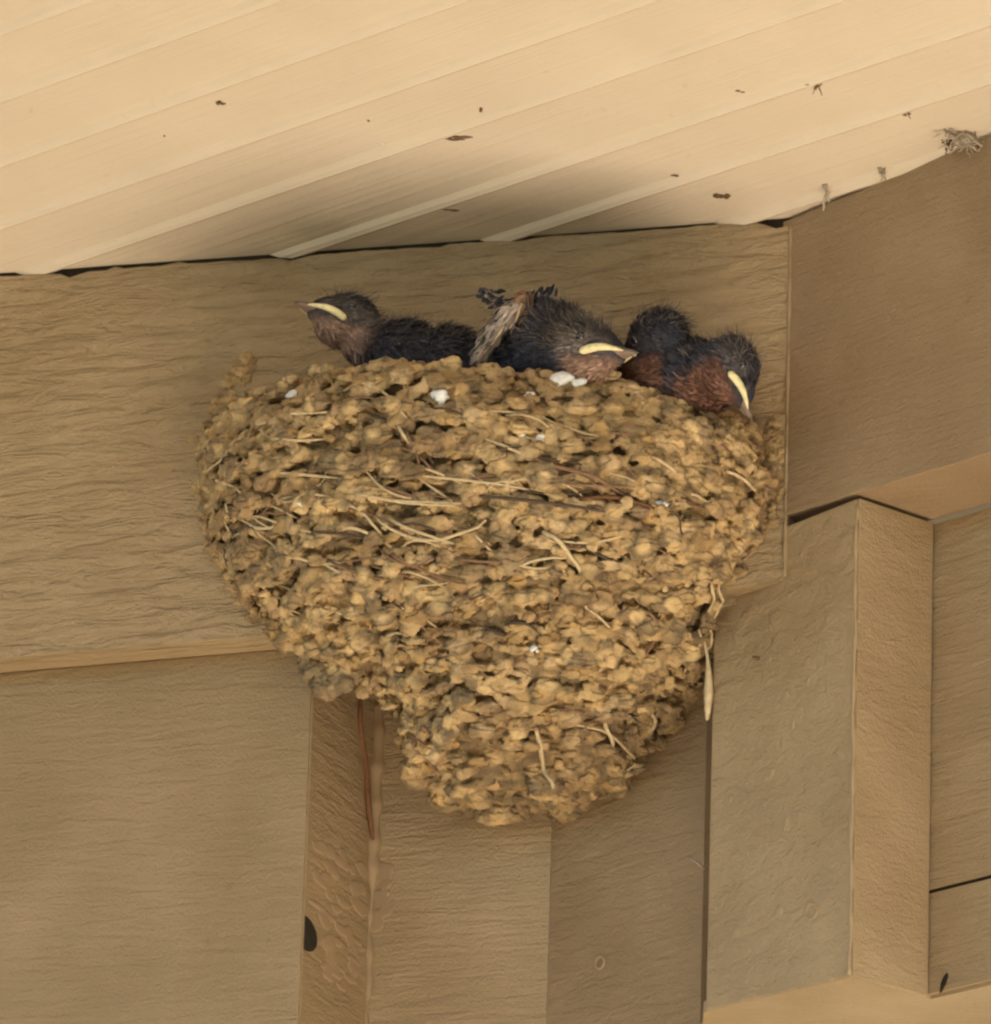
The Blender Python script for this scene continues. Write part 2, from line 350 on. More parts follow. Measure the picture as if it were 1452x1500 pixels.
def nail(x, y, p, r1, ax3, nz, deg=48):
    c_ = on_plane(x, y, p, deg); th = np.linspace(0, 2*math.pi, 25)
    ring = [c_-nz*1.0+r1*(math.cos(q)*ax3+math.sin(q)*zD) for q in th]; tube_obj('nail_knot_ring', ring, 2.6, M_rough, porch, 6)
nail(1190, 1335, Cc, 11, p3, -q3*-1.0)
nail(880, 1410, q0, 9, p3, q3)  # nail-like ring placed where the wall has a dark knot
wq = on_plane(1384, 1440, J+qD*2, 48); vq, fq, _q = blobs([wq-q3*1.2], np.array([[unit_(p3*.45+zD*.9), q3, unit_(p3*.9-zD*.45)]]), [(15, 1.5, 5)], [[1, 1, 1]], 2, .1, 2)
link('small_dark_spot', mesh('small_dark_spot', vq, fq), M_dark, porch, True)  # small dark ellipse where the siding has a notch
# blisters and drips of old paint on the coarse post face
bl, br = [], []
rb = np.random.default_rng(21)
for _ in range(70):
    x_, y_ = (rb.uniform(1070, 1235), rb.uniform(880, 1400)); bl.append(on_plane(x_, y_, Cc, 48)+q3*.6); br.append((rb.uniform(4, 12), rb.uniform(1.6, 3.6), rb.uniform(5, 16)))
vq, fq, _q = blobs(bl, np.array([[p3*math.cos(g)+zD*math.sin(g), q3, zD*math.cos(g)-p3*math.sin(g)] for g in rb.uniform(-.7, .9, 70)]), br, [[1, 1, 1]]*70, 2, .12, 2.5)
cm = fuse(mesh('tmp', vq, fq), 1.5, 5); cm.name = 'paint_blister'; link('paint_blister', cm, M_rough, porch, True)
# ---------------------------------------------------------------- the nest
LV = np.array([  # z, centre u, half width, centre n, half depth
[126, -18, 414, 0, 262], [100, -17, 420, 0, 280], [60, -16, 422, 0, 292], [-20, -4, 420, 0, 286], [-100, 2, 380, 0, 246], [-155, 18, 328, 0, 203],
 [-210, 24, 264, -80, 185], [-260, 26, 198, -130, 170], [-302, -6, 176, -172, 150], [-330, -22, 166, -200, 128], [-352, -34, 138, -228, 96]])
def lev(z): return [np.interp(z, LV[::-1, 0], LV[::-1, k]) for k in (1, 2, 3, 4)]
def tilt(u, z): return -.13*np.maximum(u, -90)*np.clip((z+150)/260, 0, 1)
def surf(t, z, inset=0):
    uc, a, nc, b = lev(z)
    u = uc+(a-inset)*np.cos(t); n_ = nc+(b-inset)*np.sin(t)
    w_ = 7*np.sin(z*.15+2.2*np.sin(2.3*t)+1.5*np.sin(5.1*t+1))+7*np.sin(3.1*t+z*.013)+5*np.sin(5.3*t-z*.03+2)+4*np.sin(9*t+z*.05)
    u = u+w_*np.cos(t); n_ = n_+w_*np.sin(t)
    return AF(u, n_, z+tilt(u, z))
nest = empty('bird_nest', 'half cup nest of dried mud pellets and straw on the tan board under the soffit', 'nest', AF(-10, 0, -160))
def base_mesh():
    ts = np.linspace(-.5*math.pi, 1.5*math.pi, 97); zz = np.linspace(124, -352, 54); vs = []
    def ring(z, inset):
        uc, a, nc, b = lev(z); out = []
        for t in ts[:-1]:
            p = surf(t, z, inset)
            n_ = p @ nD
            if z > -163: n_ = max(n_, 1.0)
            if z <= -163 and math.sin(t) < 0: n_ = max(nc + (nc+345)*math.sin(t), -345)
            q = AF(p @ aD, n_, p[2]); out.append(q)
        return out
    rings = []
    for ins, z in ((80, 40), (62, 70), (50, 102), (44, 121), (30, 129)): rings.append(ring(z, ins))
    for z in zz: rings.append(ring(z, 12))
    vs = [p for r_ in rings for p in r_]; k = len(ts)-1; fs = []
    for i in range(len(rings)-1):
        for j in range(k): fs.append([i*k+j, i*k+(j+1) % k, (i+1)*k+(j+1) % k, (i+1)*k+j])
    c0 = len(vs); vs.append(AF(-10, 120, 40)); c1 = c0+1; vs.append(AF(-60, -265, -356))
    for j in range(k): fs.append([c0, (j+1) % k, j, j]); fs.append([c1, (len(rings)-1)*k+j, (len(rings)-1)*k+(j+1) % k, (len(rings)-1)*k+j])
    fs = [list(dict.fromkeys(f)) for f in fs]
    return np.array(vs), [[c_ for c_ in ((f[0], f[1], f[2]), (f[0], f[2], f[3])) ] if len(f) == 4 else [tuple(f)] for f in fs]
bv, bf = base_mesh(); bf = np.array([t3 for f in bf for t3 in f])
def pal(n, orange=0.0):
    pals = np.array([[.40, .285, .14], [.46, .33, .165], [.34, .235, .115], [.29, .20, .105], [.44, .32, .175], [.36, .24, .105], [.24, .17, .095]])
    c = pals[rng.choice(len(pals), n, p=[.24, .2, .2, .1, .12, .09, .05])]*rng.uniform(.9, 1.14, (n, 1))*np.array([1.14, 1.06, .98])
    return c*(1-orange)+orange*np.array([.42, .25, .10])
cen, ax, rad, col = [], [], [], []
def add_pellet(t, z, su, sv, sn, push=0, c=None, spin=.22):
    p = surf(t, z); e = .01
    tu = surf(t-e, z)-surf(t+e, z); tu /= np.linalg.norm(tu)+1e-9
    tz = surf(t, z+4)-surf(t, z-4); tz /= np.linalg.norm(tz); nn = np.cross(tz, tu); nn /= np.linalg.norm(nn)
    if nn @ nD*math.sin(t)+nn @ aD*math.cos(t) < 0: nn = -nn
    g = rng.normal(0, spin); a1 = tu*math.cos(g)+tz*math.sin(g); b1 = np.cross(nn, a1)
    # tip each pellet: its upper edge leans in, lower edge juts out
    h = rng.normal(.42, .3); b2 = b1*math.cos(h)-nn*math.sin(h)*np.sign(b1[2]+1e-6); n2 = np.cross(a1, b2)
    cen.append(p+nn*push); ax.append(np.array([a1, b2, n2])); rad.append((su, sv, sn)); col.append(pal(1)[0] if c is None else c)
z = 132.
while z > -356:
    uc, a, nc, b = lev(z)
    per = math.pi*math.sqrt((a*a+b*b)/2); low = z < -170
    t = -.1 if not low else -.45
    tend = math.pi+.1 if not low else math.pi+.45
    while t < tend:
        big = rng.random() < (.2 if not low else .3)
        su = 15.5*math.exp(rng.normal(0, .3))*(1.3 if big else 1); sv = su*rng.uniform(.34, .62); sn = rng.uniform(6, 11.5)
        zz = z+rng.normal(0, 4)+4*math.sin(t*7+z)
        n_test = surf(t, zz) @ nD
        if low or n_test > 1: add_pellet(t, zz, su, sv, sn, rng.normal(0, 5.5)+(3 if big else 0))
        t += (su*1.5)*math.pi/per*rng.uniform(.8, 1.15)
    z -= rng.uniform(11, 16)
for _ in range(170):   # larger smooth dabs
    z = rng.uniform(-340, 118); t = rng.uniform(.1, math.pi-.1); s = rng.uniform(17, 28)
    add_pellet(t, z, s, s*rng.uniform(.5, .8), rng.uniform(10, 15), rng.uniform(3, 8), pal(1)[0]*1.1)
# small crumbs wedged between
for _ in range(500):
    z = rng.uniform(-352, 131); t = rng.uniform(0.02, math.pi-.02)
    s = rng.uniform(3.5, 8); add_pellet(t, z, s*1.3, s, s*.9, rng.uniform(0, 9), spin=1)
# mud course over the rim and down inside
for z, ins in ((134, 14), (133, 32), (116, 50)):
    for t in np.arange(.02, math.pi, .05):
        s = rng.uniform(11, 17); p = surf(t, z, ins)+rng.normal(0, 2.5, 3)
        cen.append(p); ax.append(np.eye(3)); rad.append((s*1.3, s, s*.75)); col.append(pal(1)[0])
# base of the nest: broad lumps wrapped onto the recessed corner
for z in np.arange(-190, -356, -26):
    uc, a, nc, b = lev(z)
    for t in np.concatenate([np.arange(-1.2, -.3, .13), np.arange(math.pi+.3, math.pi+1.2, .13)]):
        n_ = nc+(nc+335)*math.sin(t) if math.sin(t) < 0 else nc
        s = rng.uniform(16, 26); cen.append(AF(uc+a*math.cos(t), n_, z+rng.normal(0, 5))); ax.append(np.eye(3)); rad.append((s, s*1.1, s*.8)); col.append(pal(1)[0])
for _ in range(170):   # ragged lower end
    q = rng.random()**.5; th = rng.uniform(0, 6.28); u = -40+142*q*math.cos(th); n_ = -250+88*q*math.sin(th)
    s = rng.uniform(10, 22); cen.append(AF(u, n_, -350-13*math.sin(u*.055+1)-9*math.sin(u*.021)*math.cos(n_*.03)+rng.normal(0, 5))); ax.append(np.eye(3)); rad.append((s*1.2, s, s*rng.uniform(.5, .9))); col.append(pal(1)[0])
# overhanging skirt of pellets hooked round the lower edge of the header board on the left
for _ in range(60):
    u = rng.uniform(-330, -230); z = -165-(u+330)*.25+rng.uniform(-12, 10)
    s = rng.uniform(11, 18); cen.append(AF(u, rng.uniform(-30, 30), z)); ax.append(np.eye(3)); rad.append((s*1.1, s, s)); col.append(pal(1)[0])
for _ in range(26):   # a lobe below the left side of the cup, in front of the panel end
    th = rng.uniform(0, 6.28); q = rng.random()**.5
    u = -262+34*q*math.cos(th); z = -212+34*q*math.sin(th)
    s = rng.uniform(14, 22); cen.append(AF(u, -28+12*(1-q), z)); ax.append(np.eye(3)); rad.append((s, s*.9, s)); col.append(pal(1)[0]*1.05)
# bands pasted on the header board at either side and a thin smear rising behind the left nestling
def smear(pts, cnt, wdt, lo, hi, orange):
    pts = np.asarray(pts, float)
    for _ in range(cnt):
        k = rng.uniform(0, len(pts)-1.001); i = int(k); p = pts[i]*(1-(k-i))+pts[i+1]*(k-i)
        u, z = p+rng.normal(0, wdt, 2); s = rng.uniform(lo, hi)
        cen.append(AF(u, 0, z)); ax.append(np.array([aD, zD, -nD])); rad.append((s*rng.uniform(.9, 1.5), s, rng.uniform(1.5, 4))); col.append(pal(1, orange*rng.uniform(.5, 1))[0])
smear([(-455, 60), (-462, 120), (-455, 190), (-430, 240), (-405, 268)], 60, 11, 4, 9, .35)
smear([(-440, 40), (-430, -20), (-402, -80), (-365, -125), (-320, -160)], 130, 6, 7, 13, .1)
smear([(425, 90), (436, 40), (430, -10), (415, -50), (385, -90), (355, -130)], 120, 6, 7, 13, .2)
vs, fs, cs = blobs(cen, np.array(ax), rad, col, 3, .10, 3.2)
def fuse(me, voxel, smooth):
    o = bpy.data.objects.new('tmp', me); C.objects.link(o)
    r_ = o.modifiers.new('r', 'REMESH'); r_.mode = 'VOXEL'; r_.voxel_size = voxel*SC
    if smooth:
        s_ = o.modifiers.new('s', 'SMOOTH'); s_.factor = .5; s_.iterations = smooth
    dg = bpy.context.evaluated_depsgraph_get(); m2 = bpy.data.meshes.new_from_object(o.evaluated_get(dg)); bpy.data.objects.remove(o); return m2
fs = np.concatenate([fs, bf+len(vs)]); vs = np.concatenate([vs, bv])
me = fuse(mesh('tmp', vs, fs), 1.8, 1); me.name = 'mud_cup'
from mathutils.kdtree import KDTree
kd = KDTree(len(cen))
for i, c_ in enumerate(cen): kd.insert(Vector(c_), i)
kd.balance()
P_ = np.empty(len(me.vertices)*3); me.vertices.foreach_get('co', P_); P_ = (P_.reshape(-1, 3)-np.array([0, 0, Z0]))/SC
nr_ = np.empty(len(P_)*3); me.vertices.foreach_get('normal', nr_); nr_ = nr_.reshape(-1, 3)
_kd = [kd.find(Vector(p)) for p in P_]; cid = np.array([q[1] for q in _kd])
d_ = np.zeros(len(P_))
for f_, a_ in ((.08, 1.3), (.16, .8), (.3, .4), (.55, .2)):
    for _ in range(3):
        k_ = rng.normal(size=3)*f_; d_ += a_*.6*np.sin(P_ @ k_+rng.uniform(0, 6.28)+1.3*np.sin(P_ @ (rng.normal(size=3)*f_*.6)))
from mathutils import noise as mn
def fbm(P, sc_, seed): return np.array([mn.noise(Vector((p[0]*sc_[0]+seed, p[1]*sc_[0], p[2]*sc_[1]))) for p in P])
cr_ = np.abs(fbm(P_, (.030, .075), 3)); d_ -= 4.6*np.clip(1-cr_/.085, 0, 1)       # cracks between dabs
d_ += .9*fbm(P_, (.16, .22), 9)
pat_ = np.clip((fbm(P_, (.006, .014), 20)+.55*fbm(P_, (.02, .05), 31)+.02)*2.6, 0, 1)[:, None]
P_ += nr_*d_[:, None]
me.vertices.foreach_set('co', V(P_).ravel())
ca = me.color_attributes.new('Col', 'FLOAT_COLOR', 'POINT'); c4 = np.ones((len(P_), 4)); crevice_shade = np.clip((np.array([q[2] for q in _kd])-13)/6, 0, 1)[:, None]; c4[:, :3] = np.array(col)[cid]*(1-crevice_shade)+np.array([.21, .145, .075])*crevice_shade; c4[:, :3] = c4[:, :3]*(1-.42*pat_)+np.array([.20, .115, .055])*.42*pat_; ca.data.foreach_set('color', c4.ravel()); me.update()  # darker brown away from pellet centres: crevice shade put into the colour
mp_ = link('mud_cup', me, M_mud, nest, True)
# straws, rootlets, droppings
def strand(t, z, length, ang, mat, r0, lift=6, curl=.3, name='straw'):
    uc, a, nc, b = lev(z); per = math.sqrt((a*math.sin(t))**2+(b*math.cos(t))**2)+60
    pts = []; k = 12; cu = rng.normal(0, curl)
    for i in range(k):
        s = (i/(k-1)-.5)*length; g = ang+cu*s/length*2
        tt = t-s*math.cos(g)/per; zz = z+s*math.sin(g)
        p = surf(np.clip(tt, .03, math.pi-.03), zz); ce = AF(uc, nc, zz)
        o_ = p-ce; o_[2] = 0; o_ /= np.linalg.norm(o_)
        pts.append(p+o_*(lift+9*math.cos((i/(k-1)-.5)*math.pi)+rng.normal(0, .8)))
    return tube_obj(name, pts, [r0*(1-.55*abs(i/(k-1)-.4)) for i in range(k)], mat, nest, 5)
for i in range(118):
    z = rng.choice([rng.uniform(-60, 90), rng.uniform(-160, -40), rng.uniform(-330, -150)], p=[.4, .35, .25]); t = rng.uniform(.35, 2.7)
    m_ = (M_straw, M_straw2, M_straw3)[rng.choice(3, p=[.42, .34, .24])]
    strand(t, z, rng.uniform(50, 150)*(1.6 if rng.random() < .2 else 1), rng.normal(-.2, .24), m_, rng.uniform(1.4, 2.8), rng.uniform(3, 9), .22, 'rootlet' if m_ is M_straw3 else 'straw')
def near(px, py):   # (t, z) of the front surface behind a picture position
    best = None
    for t in np.linspace(.05, math.pi-.05, 90):
        for z in np.arange(-350, 132, 8):
            p = surf(t, z); v = p-CAM; w_ = v @ FWD; x = 726+DIST*(v @ RGT)/w_; y = 750-DIST*(v @ UPV)/w_
            d = (x-px)**2+(y-py)**2
            if best is None or d < best[0]: best = (d, t, z)
    return best[1], best[2]
for px, py, ln, ang, m_, r0 in ((600, 640, 60, -1.0, M_straw, 2.6), (612, 655, 55, -1.35, M_straw2, 2.4), (1070, 702, 60, -.35, M_straw, 2.6), (825, 815, 85, -.85, M_straw, 3.4),
        (785, 1150, 85, -1.05, M_straw, 3.6), (880, 1075, 50, -1.0, M_straw, 3.2), (965, 1070, 40, -.8, M_straw, 3.4), (790, 745, 260, -.1, M_straw3, 2.6), (850, 700, 170, -.28, M_straw2, 3.0),
        (690, 715, 220, -.12, M_straw, 2.0), (945, 935, 70, -.9, M_straw2, 2.8), (1020, 900, 110, -1.35, M_straw, 2.6), (1035, 905, 120, -1.5, M_straw, 2.4), (520, 790, 150, -.2, M_straw3, 2.2), (560, 850, 140, -.3, M_straw2, 2.2), (900, 735, 120, -.08, M_rust, 3.0)):
    t, z = near(px, py); strand(t, z, ln, ang, m_, r0*1.15, 11, .12)
def dropping(px, py, s, sx=1.2):
    t, z = near(px, py); p = surf(t, z); ce = AF(*[lev(z)[0], lev(z)[2], z]); o_ = p-ce; o_[2] = 0; o_ /= np.linalg.norm(o_)
    v1, f1, _ = blobs([p+o_*13, p+o_*12+aD*rng.normal(0, s*.8)-zD*s*.5, p+o_*10+aD*rng.normal(0, s)-zD*s*1.0], np.array([[aD, nD, zD]]*3), [(s*sx, s*.6, s*.75), (s*.8, s*.5, s*.6), (s*.45, s*.4, s*.5)], [[1, 1, 1]]*3, 2, .14, 3)
    link('dropping', mesh('dropping', v1, f1), M_drop, nest, True)
for a_ in ((640, 580, 11), (816, 562, 15), (768, 582, 6), (545, 575, 7), (757, 640, 6), (795, 645, 6), (456, 741, 6), (955, 742, 9), (783, 948, 5), (440, 580, 8)): dropping(*a_)
# a pale blade of dry grass hanging below the right side
t_, z_ = near(1030, 930); p0 = surf(t_, z_)
pts = [p0+np.array([4, -4, 10]), at(1041, 960, p0 @ nD), at(1040, 1000, p0 @ nD-4), at(1036, 1055, p0 @ nD-8)]
pts = np.array([pts[0]*(1-s)**3+3*pts[1]*s*(1-s)**2+3*pts[2]*s*s*(1-s)+pts[3]*s**3 for s in np.linspace(0, 1, 12)])
tube_obj('hanging_straw', pts, [2, 2, 2, 2.2, 2.6, 3.4, 5, 6.4, 7, 6.4, 5, 2], M_straw, nest, 6)
# ---------------------------------------------------------------- the nestlings
def soft(ells, voxel, smooth=6):
    """one continuous surface over a list of ellipsoids (centre, axes, radii)"""
    vs, fs, _ = blobs([e[0] for e in ells], np.array([e[1] for e in ells]), [e[2] for e in ells], [[1, 1, 1]]*len(ells), 3, 0.012, 2)
    me = mesh('tmp', vs, fs); o = bpy.data.objects.new('tmp', me); C.objects.link(o)
    r_ = o.modifiers.new('r', 'REMESH'); r_.mode = 'VOXEL'; r_.voxel_size = voxel*SC
    s_ = o.modifiers.new('s', 'SMOOTH'); s_.factor = .5; s_.iterations = smooth
    dg = bpy.context.evaluated_depsgraph_get(); ev = o.evaluated_get(dg); m2 = bpy.data.meshes.new_from_object(ev)
    bpy.data.objects.remove(o); return m2
def verts(me):
    a = np.empty(len(me.vertices)*3); me.vertices.foreach_get('co', a); return (a.reshape(-1, 3)-np.array([0, 0, Z0]))/SC
def view(rx, up, tw): return rx*RGT+up*UPV-tw*FWD
def unit(v): return v/np.linalg.norm(v)
SLATE = np.array([.030, .028, .036]); GREY = np.array([.115, .092, .078]); RUST = np.array([.16, .072, .042]); DOWN = np.array([.24, .185, .14]); PINK = np.array([.27, .165, .115])
def nestling(label, hc, fwd, up, body, s=1.0, rust=1.0, grey=.5, down=260, seed=1, beak=True, neck=True, throat=RUST):
    r_ = np.random.default_rng(seed); X = unit(fwd); Y = unit(np.cross(up, X)); Z = np.cross(X, Y); B = np.array([X, Y, Z])
    L3 = lambda x, y, z: hc+s*(x*X+y*Y+z*Z)
    base = empty('nestling', label, 'bird', body[0][0]-np.array([0, 0, body[0][1][2]]) if body else hc-np.array([0, 0, 60]), 'nestlings looking over the nest rim')
    E = [(L3(-6, 0, 4), B, np.array([44, 36, 38])*s), (L3(24, 0, -2), B, np.array([32, 27, 24])*s), (L3(8, 0, -20), B, np.array([36, 30, 24])*s), (L3(38, 0, -8), B, np.array([20, 22, 12])*s)]
    if body:
        b0 = body[0][0]
        for k in (.25, .5, .75): E.append((L3(-14, 0, -14)*(1-k)+b0*k, np.eye(3), np.array([34, 34, 34])*s*(1+k*.35)))
        for c_, rr_ in body: E.append((c_, np.eye(3), np.array(rr_, float)))
    me = soft(E, 2.6, 5); P_ = verts(me); loc = (P_-hc) @ B.T/s
    def colour(lc, pts, jit):
        x, y, z = lc.T; c = np.tile(SLATE, (len(lc), 1))
        wgt = lambda v: np.clip(v, 0, 1)[:, None]
        side = wgt((np.abs(y)-12)/16)*wgt((z+22)/14)*wgt((22-z)/16)*wgt((x+38)/18)*grey
        c = c*(1-side)+GREY*1.25*side
        fh = wgt((z-14)/14)*wgt((x-2)/14)*.45*grey; c = c*(1-fh)+GREY*1.1*fh
        th = wgt((-12-z+.22*x*0)/10)*wgt((x+26)/18)*wgt(1.2-(np.linalg.norm(lc, axis=1)-62)/30)*rust; c = c*(1-th)+throat*th
        lore = wgt((x-22)/6)*wgt((40-x)/6)*wgt((z+10)/6)*wgt((8-z)/6)*.8; c = c*(1-lore)+SLATE*.6*lore
        return c*jit
    col_ = colour(loc, P_, r_.uniform(.8, 1.2, (len(P_), 1)))
    ca = me.color_attributes.new('Col', 'FLOAT_COLOR', 'POINT'); c4 = np.ones((len(P_), 4)); c4[:, :3] = col_; ca.data.foreach_set('color', c4.ravel())
    me.name = 'body'
    # plumage: little vanes lying back from the bill, plus wispy down
    nrm = np.empty(len(P_)*3); me.vertices.foreach_get('normal', nrm); nrm = nrm.reshape(-1, 3)
    idx = r_.choice(len(P_), min(len(P_), 5200), replace=False); vs, fs, cs = [], [], []
    tail = unit((body[0][0]-hc) if body else -X)
    for i in idx:
        lx = loc[i, 0]
        if lx > 46: continue
        n_ = nrm[i]; d = -X*.9+(tail*.5 if lx < 0 else 0)-Z*.15; d = d-n_*(d @ n_); 
        if np.linalg.norm(d) < .05: continue
        d = unit(unit(d)+r_.normal(0, .22, 3)); wd = unit(np.cross(n_, d))
        hd = np.linalg.norm(loc[i]) < 60
        ln = (r_.uniform(6, 11) if hd else r_.uniform(11, 20))*s; ww = (r_.uniform(1.2, 2.2) if hd else r_.uniform(1.8, 3.4))*s
        lift = r_.uniform(.05, .26); p = P_[i]
        k = len(vs); q1 = p+d*ln*.5+n_*ln*lift*.6; q2 = p+d*ln+n_*ln*lift*.75
        vs += [p-wd*ww*.6, p+wd*ww*.6, q1+wd*ww, q1-wd*ww, q2+wd*ww*.35, q2-wd*ww*.35]; fs += [[k, k+1, k+2, k+3], [k+3, k+2, k+4, k+5]]
        cs += [col_[i]*r_.uniform(.65, 1.5)]*6
    for i in r_.choice(len(P_), min(len(P_), down*13), replace=False):
        n_ = nrm[i]
        if loc[i, 0] > 30 or n_[2] < -.1 or (loc[i, 2] < -5 and np.linalg.norm(loc[i]) < 60): continue
        d = unit(n_*.8+unit(-X+tail)*.5+r_.normal(0, .3, 3)); ln = r_.uniform(7, 22)*s; wd = unit(np.cross(d, r_.normal(size=3)))*r_.uniform(.2, .42)
        k = len(vs); p = P_[i]; q = p+d*ln*.6; e = p+d*ln+r_.normal(0, 3, 3)
        vs += [p-wd, p+wd, q+wd, q-wd, e+wd*.3, e-wd*.3]; fs += [[k, k+1, k+2, k+3], [k+3, k+2, k+4, k+5]]
        cs += [(DOWN if r_.random() < .45 else GREY*.8)*r_.uniform(.6, 1.2)]*6
    bo = link('body', me, M_bird, base, True)
    link('plumage', mesh('plumage', vs, np.array(fs), np.array(cs)), M_feather, base)
    # bill: short, broad at the gape
    if beak:
        for nm, mat_, sg in (('upper_bill', M_bill, 1), ('lower_bill', M_chin, -1)):
            secs = [(26, 25, 10), (40, 21, 9), (52, 15.5, 7.5), (64, 10, 5.5), (74, 5, 4), (82 if sg > 0 else 78, 1.2, 1.4)]; vv, ff = [], []
            kk = 13
            for xx, wy, hz in secs:
                dz = -5-.0018*max(0, xx-50)**2*sg*1.0
                for j in range(kk):
                    a_ = math.pi*j/(kk-1); vv.append(L3(xx, wy*math.cos(a_), dz+sg*hz*math.sin(a_)**.8))
            for i in range(len(secs)-1):
                for j in range(kk-1): ff.append([i*kk+j, i*kk+j+1, (i+1)*kk+j+1, (i+1)*kk+j])
                ff.append([i*kk+kk-1, i*kk, (i+1)*kk, (i+1)*kk+kk-1])
            ff.append([(len(secs)-1)*kk+j for j in range(kk)])
            m2 = bpy.data.meshes.new(nm); m2.from_pydata([tuple(V(v)) for v in vv], [], ff); link(nm, m2, mat_, base, True)
        for sd_ in (1, -1):
            pp = [L3(x_, sd_*y_, z_) for x_, y_, z_ in ((12, 31.5, -14), (17, 31.5, -12), (25, 29, -8.5), (34, 26, -6), (42, 23, -5), (50, 19, -5), (58, 14.5, -5.5), (65, 10.5, -6.5))]
            pp = np.array(pp); tt = np.linspace(0, 7, 29); pp = np.array([[np.interp(q, range(8), pp[:, c]) for c in range(3)] for q in tt])
            g = tube(pp, [s*np.interp(q, [0, .6, 2, 4, 6, 7], [2.0, 4.8, 5.7, 4.7, 2.4, .9]) for q in tt], 8)
            m2 = bpy.data.meshes.new('gape_flange'); m2.from_pydata([tuple(V(v)) for v in g[0]], [], [list(dict.fromkeys(f)) for f in g[1]]); link('gape_flange', m2, M_gape, base, True)
    for sd_ in (1, -1):
        v1, f1 = ICO[3]; link('eye', mesh('eye', v1*7.0*s+L3(9, sd_*31.8, 8), f1), M_eye, base, True)
        ring = np.array([L3(9+7*math.cos(q), sd_*(34.6-.012*(7*math.cos(q)+4)**2), 8+7*math.sin(q)) for q in np.linspace(0, 2*math.pi, 25)])
        g = tube(ring, 1.0*s, 6); m2 = bpy.data.meshes.new('eyelid'); m2.from_pydata([tuple(V(v)) for v in g[0]], [], [list(dict.fromkeys(f)) for f in g[1]]); link('eyelid', m2, M_bill, base, True)
    return base, L3
nestling('dark nestling at the left rim with bill pointing left and up', at(506, 469, 165), view(-.86, .38, .36), view(.30, .86, -.42),
         [(at(590, 530, 140), (68, 60, 62)), (at(655, 540, 120), (66, 60, 60)), (at(612, 520, 125), (52, 48, 42))], s=1.04, rust=.9, grey=.75, seed=3, throat=PINK)
mid, ML = nestling('grey nestling mid rim with round dark eye and bill pointing right', at(861, 514, 215), view(.80, .03, .58), view(-.02, .90, -.42),
         [(at(812, 512, 165), (58, 62, 66)), (at(765, 535, 130), (50, 60, 58))], s=1.1, rust=1.0, grey=1.25, seed=5, down=500, throat=PINK*.75+RUST*.25)
nestling('dark nestling with rusty throat squeezed behind the middle and rightmost heads', at(962, 500, 150), view(-.72, -.30, -.62), view(-.2, .95, -.05),
         [(at(975, 552, 115), (72, 60, 62))], s=1.06, rust=.75, grey=.15, seed=9, beak=True, down=260)
nestling('dark nestling at the right rim with bill hanging down over the edge', at(1071, 542, 160), view(.42, -.86, .30), view(.80, .52, -.30),
         [(at(1015, 560, 115), (58, 60, 62))], s=1.03, rust=.8, grey=.35, seed=11, down=200)
# half grown wing of the middle bird with pale feather sheaths
wp = [at(707, 515, 205), at(722, 488, 212), at(744, 462, 212), at(768, 440, 204)]
wing = soft([(p, np.eye(3), (r1, r1, r1*1.2)) for p, r1 in zip(wp, (11, 14, 14, 12))]+[((wp[i]+wp[i+1])/2, np.eye(3), (12, 12, 14)) for i in range(3)]+[(at(775, 470, 195), np.eye(3), (16, 14, 22)), (at(782, 500, 190), np.eye(3), (18, 14, 20))], 2, 4)
WP = verts(wing); wn = np.empty(len(WP)*3); wing.vertices.foreach_get('normal', wn); wn = wn.reshape(-1, 3)
wc = np.where(((WP-at(778, 485, 195)) @ RGT > -16)[:, None], np.array([.30, .17, .10]), np.array([.40, .32, .26]))
ca = wing.color_attributes.new('Col', 'FLOAT_COLOR', 'POINT'); ca.data.foreach_set('color', np.c_[wc, np.ones(len(wc))].ravel())
wing.name = 'wing'; wg = link('wing', wing, M_bird, mid, True)
r_ = np.random.default_rng(4); vs, fs, cs = [], [], []
def vane(p, d, n_, ln, ww, c_):
    wd = unit(np.cross(n_, d)); k = len(vs); q1 = p+d*ln*.5+n_*2; q2 = p+d*ln+n_*1.5
    vs.extend([p-wd*ww*.6, p+wd*ww*.6, q1+wd*ww, q1-wd*ww, q2+wd*ww*.3, q2-wd*ww*.3]); fs.extend([[k, k+1, k+2, k+3], [k+3, k+2, k+4, k+5]]); cs.extend([c_]*6)
ax_ = unit(wp[0]-wp[3])
for i in r_.choice(len(WP), 520):
    n_ = wn[i]; d = ax_+view(-.1, -.1, .1)+r_.normal(0, .2, 3); d = unit(d-n_*(d @ n_))
    vane(WP[i]+n_*.5, d, n_, r_.uniform(12, 24), r_.uniform(1.5, 3), (wc[i] if r_.random() < .72 else GREY)*r_.uniform(.6, 1.35))
for c0, cnt, dd in ((at(798, 452, 195), 60, view(.1, -.8, .1)), (at(716, 434, 205), 34, view(.7, -.25, .1)), (at(736, 446, 205), 40, view(.6, .3, .1)), (at(800, 432, 190), 40, view(.3, .6, .1))):
    for _ in range(cnt):
        p = c0+r_.normal(0, 6.5, 3)-unit(dd)*8; vane(p, unit(unit(dd)+r_.normal(0, .25, 3)), -FWD, r_.uniform(6, 14), r_.uniform(1.6, 3), SLATE*1.2*r_.uniform(.4, 1.4) if r_.random() < .8 else DOWN)
link('plumage', mesh('plumage', vs, np.array(fs), np.array(cs)), M_feather, wg)
for k in range(9):
    s_ = k/8; p = wp[0]*(1-s_)+wp[3]*s_+view(4, 4, 14); d = unit(unit(ax_)+view(.5*s_, 0, .2)+r_.normal(0, .1, 3))
    tube_obj('pin_feather', [p, p+d*16, p+d*30], [2.2, 2.4, 1.0], (M_chin, M_straw, M_bill)[k % 3], wg, 6)
